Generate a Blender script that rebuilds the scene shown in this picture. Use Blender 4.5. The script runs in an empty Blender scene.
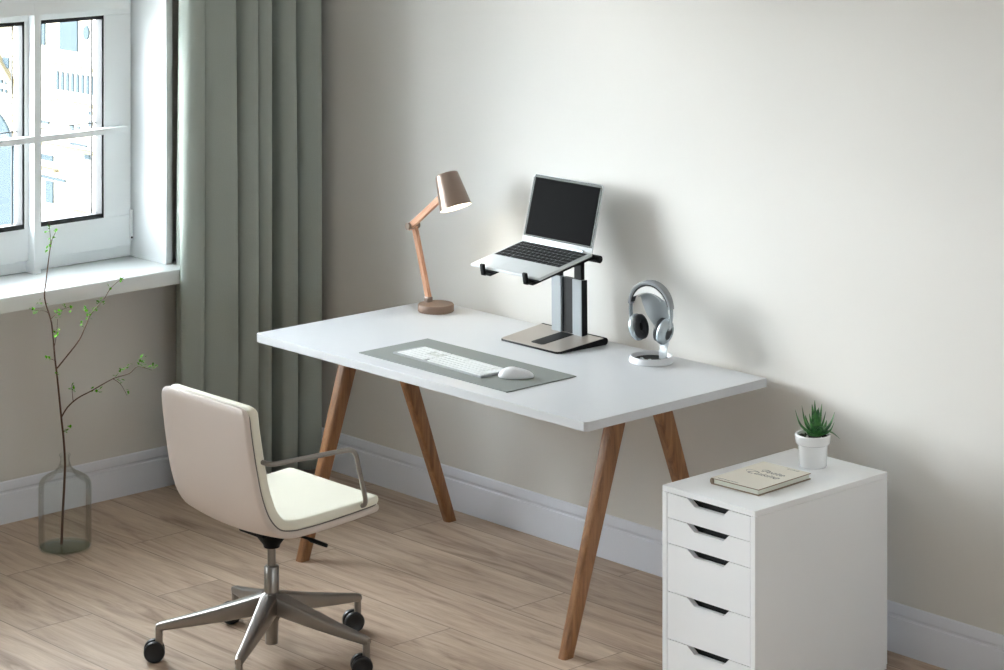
import bpy, bmesh, math, random
from mathutils import Vector, Matrix
random.seed(7)
PI = math.pi
scene = bpy.context.scene
COL = scene.collection

# ------------------------------------------------------------------ materials
def srgb(r, g, b):
    f = lambda c: (c/255/12.92) if c/255 <= .04045 else ((c/255+.055)/1.055)**2.4
    return (f(r), f(g), f(b), 1)

def new_mat(name):
    m = bpy.data.materials.new(name); m.use_nodes = True
    nt = m.node_tree
    return m, nt, nt.nodes['Principled BSDF']

def mat(name, col, rough=.5, metal=0.0, bump=0.0, bscale=200, spec=.5, coat=0.0, noise=0.0, nscale=8, sheen=0.0):
    m, nt, b = new_mat(name)
    b.inputs['Base Color'].default_value = col
    b.inputs['Roughness'].default_value = rough
    b.inputs['Metallic'].default_value = metal
    b.inputs['Specular IOR Level'].default_value = spec
    b.inputs['Coat Weight'].default_value = coat
    b.inputs['Sheen Weight'].default_value = sheen
    tc = nt.nodes.new('ShaderNodeTexCoord')
    if noise:
        n = nt.nodes.new('ShaderNodeTexNoise'); n.inputs['Scale'].default_value = nscale; n.inputs['Detail'].default_value = 5
        nt.links.new(tc.outputs['Object'], n.inputs['Vector'])
        mx = nt.nodes.new('ShaderNodeMix'); mx.data_type = 'RGBA'
        mx.inputs['A'].default_value = tuple(c*(1-noise) for c in col[:3])+(1,)
        mx.inputs['B'].default_value = tuple(min(1, c*(1+noise)) for c in col[:3])+(1,)
        nt.links.new(n.outputs['Fac'], mx.inputs['Factor']); nt.links.new(mx.outputs['Result'], b.inputs['Base Color'])
    if bump:
        n = nt.nodes.new('ShaderNodeTexNoise'); n.inputs['Scale'].default_value = bscale
        nt.links.new(tc.outputs['Object'], n.inputs['Vector'])
        bp = nt.nodes.new('ShaderNodeBump'); bp.inputs['Strength'].default_value = bump; bp.inputs['Distance'].default_value = .002
        nt.links.new(n.outputs['Fac'], bp.inputs['Height']); nt.links.new(bp.outputs['Normal'], b.inputs['Normal'])
    return m

def wood(name, c1, c2, axis='Z', scale=14, rough=.45, stretch=.08):
    m, nt, b = new_mat(name)
    tc = nt.nodes.new('ShaderNodeTexCoord'); mp = nt.nodes.new('ShaderNodeMapping')
    s = [1, 1, 1]; s['XYZ'.index(axis)] = stretch
    mp.inputs['Scale'].default_value = [k*scale for k in s]
    nt.links.new(tc.outputs['Object'], mp.inputs['Vector'])
    n = nt.nodes.new('ShaderNodeTexNoise'); n.inputs['Scale'].default_value = 3; n.inputs['Detail'].default_value = 8; n.inputs['Distortion'].default_value = .8
    n.inputs['Roughness'].default_value = .65
    nt.links.new(mp.outputs['Vector'], n.inputs['Vector'])
    r = nt.nodes.new('ShaderNodeValToRGB'); r.color_ramp.elements[0].position = .32; r.color_ramp.elements[1].position = .68
    r.color_ramp.elements[0].color = c1; r.color_ramp.elements[1].color = c2
    nt.links.new(n.outputs['Fac'], r.inputs['Fac']); nt.links.new(r.outputs['Color'], b.inputs['Base Color'])
    b.inputs['Roughness'].default_value = rough
    return m

def floor_mat():
    m, nt, b = new_mat('oak laminate planks')
    L = nt.links.new
    tc = nt.nodes.new('ShaderNodeTexCoord')
    mp = nt.nodes.new('ShaderNodeMapping'); mp.inputs['Location'].default_value = (.37, .0975, 0)
    L(tc.outputs['Object'], mp.inputs['Vector'])
    def brick(c1, c2, mortar, ms):
        br = nt.nodes.new('ShaderNodeTexBrick'); br.offset = .37; br.offset_frequency = 2; br.squash = 1
        br.inputs['Scale'].default_value = 1; br.inputs['Brick Width'].default_value = 1.38; br.inputs['Row Height'].default_value = .2475
        br.inputs['Mortar Size'].default_value = ms; br.inputs['Mortar Smooth'].default_value = .3; br.inputs['Bias'].default_value = 0
        br.inputs['Color1'].default_value = c1; br.inputs['Color2'].default_value = c2; br.inputs['Mortar'].default_value = mortar
        L(mp.outputs['Vector'], br.inputs['Vector']); return br
    br = brick((0, 0, 0, 1), (1, 1, 1, 1), (.5, .5, .5, 1), .0022)
    # per-plank offset for the grain
    sc = nt.nodes.new('ShaderNodeVectorMath'); sc.operation = 'SCALE'; sc.inputs['Scale'].default_value = 17
    L(br.outputs['Color'], sc.inputs[0])
    ad = nt.nodes.new('ShaderNodeVectorMath'); ad.operation = 'ADD'
    L(tc.outputs['Object'], ad.inputs[0]); L(sc.outputs['Vector'], ad.inputs[1])
    mg = nt.nodes.new('ShaderNodeMapping'); mg.inputs['Scale'].default_value = (.9, 7.5, 1)
    L(ad.outputs['Vector'], mg.inputs['Vector'])
    n = nt.nodes.new('ShaderNodeTexNoise'); n.inputs['Scale'].default_value = 2.2; n.inputs['Detail'].default_value = 9; n.inputs['Roughness'].default_value = .62; n.inputs['Distortion'].default_value = 1.2
    L(mg.outputs['Vector'], n.inputs['Vector'])
    r = nt.nodes.new('ShaderNodeValToRGB')
    e = r.color_ramp.elements
    e[0].position = .30; e[0].color = FLOOR_D
    e[1].position = .70; e[1].color = FLOOR_L
    k = e.new(.46); k.color = FLOOR_M
    L(n.outputs['Fac'], r.inputs['Fac'])
    mf = nt.nodes.new('ShaderNodeMapping'); mf.inputs['Scale'].default_value = (5, 110, 1)
    L(ad.outputs['Vector'], mf.inputs['Vector'])
    n2 = nt.nodes.new('ShaderNodeTexNoise'); n2.inputs['Scale'].default_value = 1.5; n2.inputs['Detail'].default_value = 4
    L(mf.outputs['Vector'], n2.inputs['Vector'])
    r2 = nt.nodes.new('ShaderNodeMapRange'); r2.inputs['From Min'].default_value = .25; r2.inputs['From Max'].default_value = .75
    r2.inputs['To Min'].default_value = .91; r2.inputs['To Max'].default_value = 1.06
    L(n2.outputs['Fac'], r2.inputs['Value'])
    m1 = nt.nodes.new('ShaderNodeVectorMath'); m1.operation = 'SCALE'
    L(r.outputs['Color'], m1.inputs[0]); L(r2.outputs['Result'], m1.inputs['Scale'])
    # plank tone and joints
    tone = nt.nodes.new('ShaderNodeMapRange'); tone.inputs['To Min'].default_value = .93; tone.inputs['To Max'].default_value = 1.06
    L(br.outputs['Color'], tone.inputs['Value'])
    m2 = nt.nodes.new('ShaderNodeVectorMath'); m2.operation = 'SCALE'
    L(m1.outputs['Vector'], m2.inputs[0]); L(tone.outputs['Result'], m2.inputs['Scale'])
    jm = nt.nodes.new('ShaderNodeMapRange'); jm.inputs['To Min'].default_value = 1; jm.inputs['To Max'].default_value = .50
    L(br.outputs['Fac'], jm.inputs['Value'])
    m3 = nt.nodes.new('ShaderNodeVectorMath'); m3.operation = 'SCALE'
    L(m2.outputs['Vector'], m3.inputs[0]); L(jm.outputs['Result'], m3.inputs['Scale'])
    L(m3.outputs['Vector'], b.inputs['Base Color'])
    b.inputs['Roughness'].default_value = .5; b.inputs['Specular IOR Level'].default_value = .35
    bp = nt.nodes.new('ShaderNodeBump'); bp.inputs['Strength'].default_value = .12; bp.inputs['Distance'].default_value = .001
    L(n2.outputs['Fac'], bp.inputs['Height']); L(bp.outputs['Normal'], b.inputs['Normal'])
    return m

FLOOR_D = srgb(140, 118, 100); FLOOR_M = srgb(177, 155, 136); FLOOR_L = srgb(200, 180, 160)

def thin_glass(name, tint, base=.04, rough=.0, gain=.55):
    m = bpy.data.materials.new(name); m.use_nodes = True; nt = m.node_tree; nt.nodes.clear(); L = nt.links.new
    o = nt.nodes.new('ShaderNodeOutputMaterial'); mx = nt.nodes.new('ShaderNodeMixShader')
    t = nt.nodes.new('ShaderNodeBsdfTransparent'); t.inputs['Color'].default_value = tint
    g = nt.nodes.new('ShaderNodeBsdfGlossy'); g.inputs['Roughness'].default_value = rough
    lw = nt.nodes.new('ShaderNodeFresnel'); lw.inputs['IOR'].default_value = 1.22
    mr = nt.nodes.new('ShaderNodeMapRange'); mr.inputs['To Min'].default_value = base; mr.inputs['To Max'].default_value = gain
    L(lw.outputs['Fac'], mr.inputs['Value']); L(mr.outputs['Result'], mx.inputs['Fac'])
    L(t.outputs[0], mx.inputs[1]); L(g.outputs[0], mx.inputs[2]); L(mx.outputs[0], o.inputs['Surface'])
    return m

def fabric_mat(name, col, trans):
    m, nt, b = new_mat(name); L = nt.links.new
    b.inputs['Base Color'].default_value = col; b.inputs['Roughness'].default_value = .9; b.inputs['Specular IOR Level'].default_value = .1
    tr = nt.nodes.new('ShaderNodeBsdfTranslucent'); tr.inputs['Color'].default_value = col
    mx = nt.nodes.new('ShaderNodeMixShader'); mx.inputs['Fac'].default_value = trans
    o = nt.nodes['Material Output']
    L(b.outputs[0], mx.inputs[1]); L(tr.outputs[0], mx.inputs[2]); L(mx.outputs[0], o.inputs['Surface'])
    tc = nt.nodes.new('ShaderNodeTexCoord'); n = nt.nodes.new('ShaderNodeTexNoise'); n.inputs['Scale'].default_value = 260
    L(tc.outputs['Object'], n.inputs['Vector'])
    bp = nt.nodes.new('ShaderNodeBump'); bp.inputs['Strength'].default_value = .35; bp.inputs['Distance'].default_value = .002
    L(n.outputs['Fac'], bp.inputs['Height']); L(bp.outputs['Normal'], b.inputs['Normal'])
    return m

M = dict(
    wall=mat('greige wall paint', srgb(219, 217, 213), .8, bump=.05, bscale=180, spec=.2),
    ceil=mat('ceiling paint', srgb(240, 240, 238), .9),
    skirting=mat('skirting paint', srgb(226, 229, 238), .4),
    floor=floor_mat(),
    pvc=mat('white window frame', srgb(242, 246, 248), .28),
    gasket=mat('black gasket', srgb(16, 18, 20), .6),
    sill=mat('glossy white sill', srgb(236, 240, 241), .12, coat=.3),
    glass=thin_glass('window glass', (.96, .98, .98, 1), .03, 0, .35),
    curtain=fabric_mat('grey green curtain cloth', srgb(163, 170, 163), .10),
    desktop=mat('white desktop laminate', srgb(207, 209, 213), .33, bump=.02, bscale=500),
    legwood=wood('stained oak', srgb(112, 74, 46), srgb(166, 118, 77), 'Z', 14, .4),
    railwood=wood('stained oak rail', srgb(112, 74, 46), srgb(160, 112, 72), 'Y', 14, .4),
    lampwood=wood('light oak', srgb(188, 130, 98), srgb(226, 178, 146), 'Z', 40, .5),
    lampmetal=mat('taupe lacquered metal', srgb(134, 116, 104), .28, metal=.35),
    lampbase=mat('taupe lamp base', srgb(128, 104, 88), .5),
    lampin=mat('white lamp inside', srgb(250, 248, 240), .5),
    cab=mat('white cabinet lacquer', srgb(247, 249, 252), .35),
    cabin=mat('drawer interior painted shade', srgb(28, 28, 30), .8),  # dark grey holds the shade inside the drawers
    leather=mat('cream leather', srgb(212, 200, 192), .5, bump=.15, bscale=420),
    cushion=mat('ivory seat leather', srgb(236, 233, 218), .55, bump=.12, bscale=420),
    seam=mat('dark piping', srgb(112, 108, 105), .6),
    steel=mat('brushed steel', srgb(152, 148, 144), .3, metal=1.0),
    rubber=mat('black castor plastic', srgb(22, 24, 27), .38),
    blackp=mat('black plastic', srgb(10, 11, 12), .5, spec=.2),
    mat_=mat('grey felt desk mat', srgb(127, 131, 128), .9, bump=.1, bscale=900),
    matedge=mat('dark mat edge', srgb(90, 92, 92), .9),
    white=mat('white plastic', srgb(222, 224, 228), .3),
    padwhite=mat('white rubber pad', srgb(246, 246, 246), .6),
    keyw=mat('white key caps', srgb(218, 220, 221), .6, spec=.2),
    kbcase=mat('grey white keyboard case', srgb(150, 153, 154), .6, spec=.2),
    kbgrey=mat('pale key tray', srgb(196, 198, 196), .4),
    silver=mat('silver aluminium', srgb(196, 204, 208), .32, metal=.75),
    postsil=mat('satin aluminium post', srgb(158, 164, 168), .6, spec=.25),
    standbase=mat('champagne aluminium base', srgb(176, 168, 160), .35, metal=.5),
    bezel=mat('dark silver bezel', srgb(70, 74, 71), .5, spec=.2),
    alu=mat('pale laptop deck', srgb(205, 209, 211), .4, metal=.1),
    screen=mat('black glossy screen', srgb(5, 5, 6), .4, spec=.010),
    keyb=mat('black key caps', srgb(22, 23, 24), .6, spec=.15),
    kbdeck=mat('grey key tray', srgb(128, 132, 136), .6, spec=.2),
    ceramic=mat('white ceramic', srgb(244, 245, 246), .2, coat=.4),
    soil=mat('dark gravel', srgb(40, 36, 32), .9, noise=.5, nscale=90),
    pebble=mat('pale pebbles', srgb(190, 190, 184), .7),
    bookc=mat('cream book cloth', srgb(228, 223, 211), .7),
    booke=mat('brown board edge', srgb(140, 122, 104), .8),
    pages=mat('page edges', srgb(222, 224, 212), .8, bump=.3, bscale=300),
    ink=mat('dark grey ink', srgb(70, 72, 74), .7),
    vglass=thin_glass('clear green vase glass', (.980, .990, .984, 1), .012, .01, .40),
    vbase=thin_glass('thick vase glass', (.86, .91, .88, 1), .05, .03, .4),
    bark=mat('brown twig bark', srgb(92, 66, 50), .8, noise=.3, nscale=120),
    leafg=mat('bright spring leaf', srgb(84, 156, 14), .8, spec=.1),
    hpgrey=mat('grey headphone cloth', srgb(138, 142, 146), .6),
    hpsilver=mat('silver headphone shell', srgb(186, 196, 202), .25, metal=.6),
    hpblack=mat('black ear cushion', srgb(34, 36, 40), .6),
    hppole=mat('satin stand metal', srgb(176, 182, 186), .32, metal=.35),
    stone=mat('sunlit pale stone', srgb(150, 140, 122), .9, noise=.12, nscale=.8),
    stoned=mat('dark ochre stone joint', (.050, .040, .018, 1), .9),
    roofb=mat('dark blue slate and glass', (.020, .030, .036, 1), .7, spec=.1),
    street=mat('pale street paving', srgb(196, 192, 186), .9),
)
def succ():
    m, nt, b = new_mat('succulent leaf'); L = nt.links.new
    tc = nt.nodes.new('ShaderNodeTexCoord'); n = nt.nodes.new('ShaderNodeTexNoise'); n.inputs['Scale'].default_value = 60
    L(tc.outputs['Object'], n.inputs['Vector'])
    r = nt.nodes.new('ShaderNodeValToRGB'); r.color_ramp.elements[0].color = srgb(26, 78, 40); r.color_ramp.elements[1].color = srgb(84, 146, 76)
    r.color_ramp.elements[0].position = .35; r.color_ramp.elements[1].position = .7
    L(n.outputs['Fac'], r.inputs['Fac']); L(r.outputs['Color'], b.inputs['Base Color']); b.inputs['Roughness'].default_value = .35
    return m
M['succ'] = succ()

# ------------------------------------------------------------------ helpers
def tag(o, label, cat, group=None):
    o['label'] = label; o['category'] = cat
    if group: o['group'] = group
    return o
def struct(o):
    o['kind'] = 'structure'; return o
def thing(name, label, cat, loc=(0, 0, 0), rz=0, group=None):
    o = bpy.data.objects.new(name, None); COL.objects.link(o); o.location = loc; o.rotation_euler = (0, 0, rz)
    o.empty_display_size = .05
    return tag(o, label, cat, group)
def obj(name, bm, m, parent=None, smooth=None, loc=None):
    bmesh.ops.recalc_face_normals(bm, faces=bm.faces)
    me = bpy.data.meshes.new(name); bm.to_mesh(me); bm.free()
    for k in (m if isinstance(m, (list, tuple)) else [m]): me.materials.append(k)
    o = bpy.data.objects.new(name, me); COL.objects.link(o)
    if loc is not None: o.location = loc
    if parent: o.parent = parent
    if smooth is not None:
        for p in me.polygons: p.use_smooth = True
        if smooth < 180: me.set_sharp_from_angle(angle=math.radians(smooth))
    return o
def BM(): return bmesh.new()
def box(bm, x0, x1, y0, y1, z0, z1, bev=0.0, seg=2, mi=0, mtx=None):
    b = bmesh.new()
    vs = [b.verts.new((x, y, z)) for x in (x0, x1) for y in (y0, y1) for z in (z0, z1)]
    for f in ((0, 1, 3, 2), (4, 6, 7, 5), (0, 4, 5, 1), (2, 3, 7, 6), (0, 2, 6, 4), (1, 5, 7, 3)): b.faces.new([vs[i] for i in f])
    if bev: bmesh.ops.bevel(b, geom=list(b.edges), offset=bev, segments=seg, affect='EDGES', profile=.5)
    merge(bm, b, mi, mtx)
def merge(bm, b, mi=0, mtx=None):
    if mtx is not None: b.transform(mtx)
    vm = {v: bm.verts.new(v.co) for v in b.verts}
    for f in b.faces:
        try:
            nf = bm.faces.new([vm[v] for v in f.verts]); nf.material_index = mi if mi else f.material_index
        except ValueError: pass
    b.free()
def prism(bm, pts, a, b_, axis='Y', bev=0.0, mi=0, mtx=None):
    """extrude a 2-D outline along an axis. pts are the two other coordinates in xyz order."""
    b = bmesh.new()
    def P(p, t):
        return {'X': (t, p[0], p[1]), 'Y': (p[0], t, p[1]), 'Z': (p[0], p[1], t)}[axis]
    lo = [b.verts.new(P(p, a)) for p in pts]; hi = [b.verts.new(P(p, b_)) for p in pts]
    n = len(pts)
    b.faces.new(lo[::-1]); b.faces.new(hi)
    for i in range(n): b.faces.new([lo[i], lo[(i+1) % n], hi[(i+1) % n], hi[i]])
    if bev: bmesh.ops.bevel(b, geom=list(b.edges), offset=bev, segments=2, affect='EDGES', profile=.5)
    merge(bm, b, mi, mtx)
def lathe(bm, prof, n=40, c=(0, 0, 0), mi=0, mtx=None):
    b = bmesh.new(); rings = []
    for r, z in prof:
        if r < 1e-6: rings.append([b.verts.new((0, 0, z))])
        else: rings.append([b.verts.new((r*math.cos(2*PI*k/n), r*math.sin(2*PI*k/n), z)) for k in range(n)])
    for A, B in zip(rings, rings[1:]):
        for k in range(n):
            k2 = (k+1) % n
            if len(A) == 1 and len(B) == 1: continue
            if len(A) == 1: b.faces.new([A[0], B[k], B[k2]])
            elif len(B) == 1: b.faces.new([A[k], A[k2], B[0]])
            else: b.faces.new([A[k], A[k2], B[k2], B[k]])
    T = Matrix.Translation(c)
    merge(bm, b, mi, T @ mtx if mtx is not None else T)
def fillet(pts, r, n=5):
    pts = [Vector(p) for p in pts]; out = [pts[0]]
    for i in range(1, len(pts)-1):
        a, p, c = pts[i-1], pts[i], pts[i+1]
        d1 = min(r, (a-p).length*.48); d2 = min(r, (c-p).length*.48)
        A = p+(a-p).normalized()*d1; C = p+(c-p).normalized()*d2
        for k in range(n+1):
            t = k/n; out.append((1-t)**2*A+2*t*(1-t)*p+t*t*C)
    out.append(pts[-1]); return out
def smooth_path(pts, n=6):
    pts = [Vector(p) for p in pts]; out = []
    P = [pts[0]]+pts+[pts[-1]]
    for i in range(1, len(P)-2):
        for k in range(n):
            t = k/n; a, b, c, d = P[i-1], P[i], P[i+1], P[i+2]
            out.append(.5*((2*b)+(c-a)*t+(2*a-5*b+4*c-d)*t*t+(3*b-a-3*c+d)*t**3))
    out.append(pts[-1]); return out
def frames(pts):
    T = []
    for i in range(len(pts)):
        a = pts[max(0, i-1)]; b = pts[min(len(pts)-1, i+1)]; T.append((b-a).normalized())
    up = Vector((0, 0, 1)) if abs(T[0].z) < .9 else Vector((0, 1, 0))
    N = [(up-T[0]*up.dot(T[0])).normalized()]
    for i in range(1, len(pts)):
        v = N[-1]-T[i]*N[-1].dot(T[i]); N.append(v.normalized())
    return T, N
def tube(bm, pts, r, n=10, mi=0, cap=True):
    pts = [Vector(p) for p in pts]
    rr = r if isinstance(r, (list, tuple)) else [r]*len(pts)
    T, N = frames(pts); rings = []
    for p, t, u, q in zip(pts, T, N, rr):
        w = t.cross(u)
        rings.append([bm.verts.new(p+(u*math.cos(2*PI*k/n)+w*math.sin(2*PI*k/n))*q) for k in range(n)])
    for A, B in zip(rings, rings[1:]):
        for k in range(n):
            f = bm.faces.new([A[k], A[(k+1) % n], B[(k+1) % n], B[k]]); f.material_index = mi
    if cap:
        for R in (rings[0][::-1], rings[-1]): bm.faces.new(R).material_index = mi
def loft(bm, loops, mi=0, cap=True):
    R = [[bm.verts.new(p) for p in L] for L in loops]; n = len(R[0])
    for A, B in zip(R, R[1:]):
        for k in range(n): bm.faces.new([A[k], A[(k+1) % n], B[(k+1) % n], B[k]]).material_index = mi
    if cap: bm.faces.new(R[0][::-1]).material_index = mi; bm.faces.new(R[-1]).material_index = mi
def cyl(bm, a, b, r, n=24, r2=None, mi=0): tube(bm, [a, b], [r, r if r2 is None else r2], n, mi)
def rrect(hw, hh, r, n=4):
    out = []
    for cx, cy, a0 in ((hw-r, hh-r, 0), (-hw+r, hh-r, PI/2), (-hw+r, -hh+r, PI), (hw-r, -hh+r, 1.5*PI)):
        for k in range(n+1):
            a = a0+k*PI/2/n; out.append((cx+r*math.cos(a), cy+r*math.sin(a)))
    return out

# ------------------------------------------------------------------ the room
W0, W1, D1, H = -.016, 9.2, -7.8, 2.95          # left wall x, right wall x, front wall y, height
WINS = [(-2.19, -.620, .837, 2.45), (-5.60, -3.60, .837, 2.45)]
bm = BM(); box(bm, -.34, W1+.3, D1-.2, .216, -.2, 0); struct(obj('floor', bm, M['floor']))
bm = BM(); box(bm, -.34, W1+.3, D1-.2, .216, H, H+.15); struct(obj('ceiling', bm, M['ceil']))
bm = BM(); box(bm, -.34, W1+.3, .016, .216, 0, H); struct(obj('wall_back', bm, M['wall']))
RW = (-4.15, -3.1, .837, 2.45)                    # added fill-light window in the unseen wall opposite
bm = BM(); box(bm, W1, W1+.3, D1, RW[0], 0, H); box(bm, W1, W1+.3, RW[1], .016, 0, H); box(bm, W1, W1+.3, RW[0], RW[1], 0, RW[2]-.056); box(bm, W1, W1+.3, RW[0], RW[1], RW[3], H)
struct(obj('wall_right', bm, M['wall']))
bm = BM(); box(bm, -.34, W1+.3, D1-.2, D1, 0, H); struct(obj('wall_front', bm, M['wall']))
bm = BM()
ys = [.016]
for a, b, z0, z1 in WINS:
    box(bm, -.34, W0, b, ys[-1], 0, H)
    box(bm, -.34, W0, a, b, 0, z0-.056); box(bm, -.34, W0, a, b, z1, H)
    ys.append(a)
box(bm, -.34, W0, D1, ys[-1], 0, H)
struct(obj('wall_left', bm, M['wall']))

SK = [(0, 0), (.016, 0), (.016, .098), (.0135, .104), (.0075, .107), (.0075, .112), (.0125, .118), (.012, .130), (.007, .144), (.003, .147), (0, .147)]
bm = BM(); prism(bm, [(.016-d, z) for d, z in SK], 0.0, W1, 'X'); struct(obj('baseboard_back', bm, M['skirting'], smooth=30))
bm = BM(); prism(bm, [(W0+d, z) for d, z in SK], D1, .0, 'Y'); struct(obj('baseboard_left', bm, M['skirting'], smooth=30))

def window(name, y0, y1, z0, z1, posts):
    """posts: centre y of the upright bars; panes lie between them"""
    w = bpy.data.objects.new(name, None); COL.objects.link(w); struct(w)
    w.location = (0, (y0+y1)/2, z0)
    inv = Matrix.Translation(-Vector(w.location))
    def part(n, b, m, smooth=None):
        b.transform(inv); return obj(n, b, m, w, smooth)
    # outer frame and upright posts
    b = BM()
    xo, xi = -.26, -.185
    box(b, xo, xi, y0, y1, z0, z0+.055, .003); box(b, xo, xi, y0, y1, z1-.055, z1, .003)
    box(b, xo+.002, xi-.0012, y0, y0+.03, z0+.001, z1-.001, .003); box(b, xo+.002, xi-.0012, y1-.03, y1, z0+.001, z1-.001, .003)
    box(b, xo+.003, xi-.0006, y0+.001, y1-.001, 1.79, 1.92, .003)
    for p in posts[1:-1]: box(b, xo+.004, xi-.0018, p-.02, p+.02, z0+.002, z1-.002, .003)
    part('frame', b, M['pvc'])
    edges = [y0]+posts[1:-1]+[y1]
    for i in range(len(edges)-1):
        a = edges[i]+(.016 if i == 0 else .010); c = edges[i+1]-(.012 if i == len(edges)-2 else .010)
        ga = a+(.100 if i == 0 else .0225); gc = c-(.120 if i == len(edges)-2 else .0225)
        for (s0, s1, g0, g1) in ((z0+.044, 1.812, z0+.161, 1.752), (1.90, z1-.03, 1.955, z1-.085)):
            b = BM()
            for q in ((a, c, s0, g0), (a, c, g1, s1), (a, ga, g0, g1), (gc, c, g0, g1)):
                box(b, -.235, -.166, *q, .0025, 2)
            # glazing bead stepped back from the sash face
            sa = part('sash', b, M['pvc'])
            g = BM(); t = .0105
            for q in ((ga-.001, gc+.001, g0-.002, g0+t*1.6), (ga-.001, gc+.001, g1-t*1.3, g1+.002), (ga-.001, ga+t*.8, g0, g1), (gc-t*.8, gc+.001, g0, g1)):
                box(g, -.212, -.168, *q)
            # inner pane edge seen through the glass
            for q in ((ga+.0235, ga+.028, g0+.012, g1-.01), (gc-.030, gc-.0255, g0+.012, g1-.01)):
                box(g, -.2095, -.204, *q)
            if s0 < 1.5: box(g, -.2095, -.206, ga, gc, 1.3475, 1.3515)
            g.transform(inv); go = obj('gasket', g, M['gasket'], sa)
            g = BM(); box(g, -.214, -.210, ga, gc, g0, g1); g.transform(inv); obj('pane', g, M['glass'], sa)
            if i == len(edges)-2 and s0 < 1.5:
                g = BM(); box(g, -.168, -.158, c-.006, c+.006, s0+.02, s0+.135, .002); g.transform(inv); obj('hinge', g, M['pvc'], sa)
                g = BM(); cyl(g, (-.16, c-.001, s0+.030), (-.156, c-.001, s0+.030), .004, 12); g.transform(inv); obj('hinge_pin', g, M['rubber'], sa)
    # glazing bars standing in front of the panes
    for p in posts[1:-1]:
        b = BM(); box(b, -.186, -.126, p-.0155, p+.0125, z0, 1.90, .0015); part('upright_bar', b, M['pvc'])
    b = BM(); box(b, -.165, -.1265, y0+.03, y1-.050, 1.314, 1.336, .001); part('cross_bar', b, M['pvc'])
    b = BM(); box(b, -.166, -.1265, y0+.03, y1-.052, 1.777, 1.93, .0015); part('transom', b, M['pvc'])
    b = BM(); box(b, -.30, .150, y0-.05, y1+.075, z0-.056, z0, .006, 3)
    part('sill', b, M['sill'], 40)
    # white lining of the reveal, standing proud of the wall
    b = BM()
    for yy in ((y1-.001, y1+.027), (y0-.027, y0+.001)): box(b, -.26, .047, *yy, z0-.001, z1+.027, .0015)
    box(b, -.26, .047, y0-.027, y1+.027, z1-.001, z1+.027, .0015)
    part('reveal_lining', b, M['pvc'])
    return w
window('window_1', *WINS[0], [-2.19, -1.810, -1.437, -1.063, -.62])
window('fill_window_left', *WINS[1], [-5.60, -5.10, -4.60, -4.10, -3.60])  # unseen second window, added to fill the room with light

w3 = window('fill_window_right', *RW, [-4.2, -3.65, -3.1])  # out of view, added to brighten the sides that face right
w3.location.x = W1+W0; w3.rotation_euler = (0, 0, PI)

# ------------------------------------------------------------------ curtain
def curtain():
    fr = [(-.628, .148), (-.641, .166), (-.647, .188), (-.640, .212), (-.620, .234), (-.600, .244), (-.590, .236), (-.590, .165)]
    for a, b in [(-.577, -.455), (-.418, -.356), (-.339, -.292), (-.231, -.174), (-.131, -.056)]:
        m = (a+b)/2
        fr += [(a-.012, .075), (a-.004, .150), (a+.003, .215), (m-.01, .242), (b-.008, .256), (b+.003, .240), (b+.001, .120)]
    fr += [(-.040, .120), (-.022, .135)]
    pts = smooth_path([(x, y, 0) for y, x in fr], 6)
    b = BM(); zs = [.022, .2, .5, .8, 1.1, 1.4, 1.7, 2.0, 2.3, 2.6, 2.82]; rows = []
    for z in zs:
        k = 1+.05*math.sin(z*2.1); s = .004*math.sin(z*1.7+1)
        row = []
        for i, p in enumerate(pts):
            row.append(b.verts.new((.185+(p.x-.185)*k, p.y+s*math.sin(i*.35), z)))
        rows.append(row)
    for A, B in zip(rows, rows[1:]):
        for i in range(len(A)-1): b.faces.new([A[i], A[i+1], B[i+1], B[i]])
    root = thing('curtain', 'long grey-green pleated curtain hanging beside the window in the corner', 'curtain', (.185, -.35, 0))
    b.transform(Matrix.Translation((-.185, .35, 0)))
    o = obj('cloth', b, M['curtain'], root, 180)
    md = o.modifiers.new('thickness', 'SOLIDIFY'); md.thickness = .003; md.offset = 0
    b = BM(); tube(b, [(.01, -2.6, 2.85), (.01, .35, 2.85)], .012, 12)
    for yy in (-2.3, -.9, .25): box(b, -.195, .02, yy-.008, yy+.008, 2.842, 2.858)
    obj('rail', b, M['steel'], root, 40)
curtain()

# ------------------------------------------------------------------ desk
DX0, DX1, DY0, DY1, DZ, DT = .8693, 2.4712, -.8339, -.0323, .750, .0283
def desk():
    root = thing('desk', 'long white-topped desk on splayed wooden trestle legs', 'desk', ((DX0+DX1)/2, (DY0+DY1)/2, 0))
    O = Vector(root.location); T = Matrix.Translation(-O)
    b = BM(); c = .010
    prism(b, [(DX0+c, DY0), (DX1-c, DY0), (DX1, DY0+c), (DX1, DY1), (DX0, DY1), (DX0, DY0+c)], DZ-DT, DZ, 'Z', .0012)
    b.transform(T); obj('desktop', b, M['desktop'], root)
    for lx in (1.037, 2.3107):
        for fy, ty in ((-.7608, -.535), (-.0965, -.360)):
            A = Vector((lx, fy, 0)); B = Vector((lx, ty, DZ-DT-.002)); b = BM(); loops = []
            for k in range(9):
                t = k/8; p = A.lerp(B, t); hw = .0215+(.0305-.0215)*t; hx = .0165+.006*t
                loops.append([(p.x+u, p.y+v, p.z) for u, v in rrect(hx, hw, .009, 3)])
            loft(b, loops)
            b.transform(Matrix.Translation(-A)); obj('leg', b, M['legwood'], root, 40, loc=A-O)
        b = BM(); box(b, -.016, .016, -.15, .15, -.02, .02, .005)
        r = obj('trestle_rail', b, M['railwood'], root, 40, loc=Vector((lx, -.43, DZ-DT-.0205))-O)
    b = BM(); box(b, 1.05, 2.30, -.45, -.41, DZ-DT-.030, DZ-DT-.001, .003)
    b.transform(T); obj('long_rail', b, M['railwood'], root)
desk()

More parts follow.
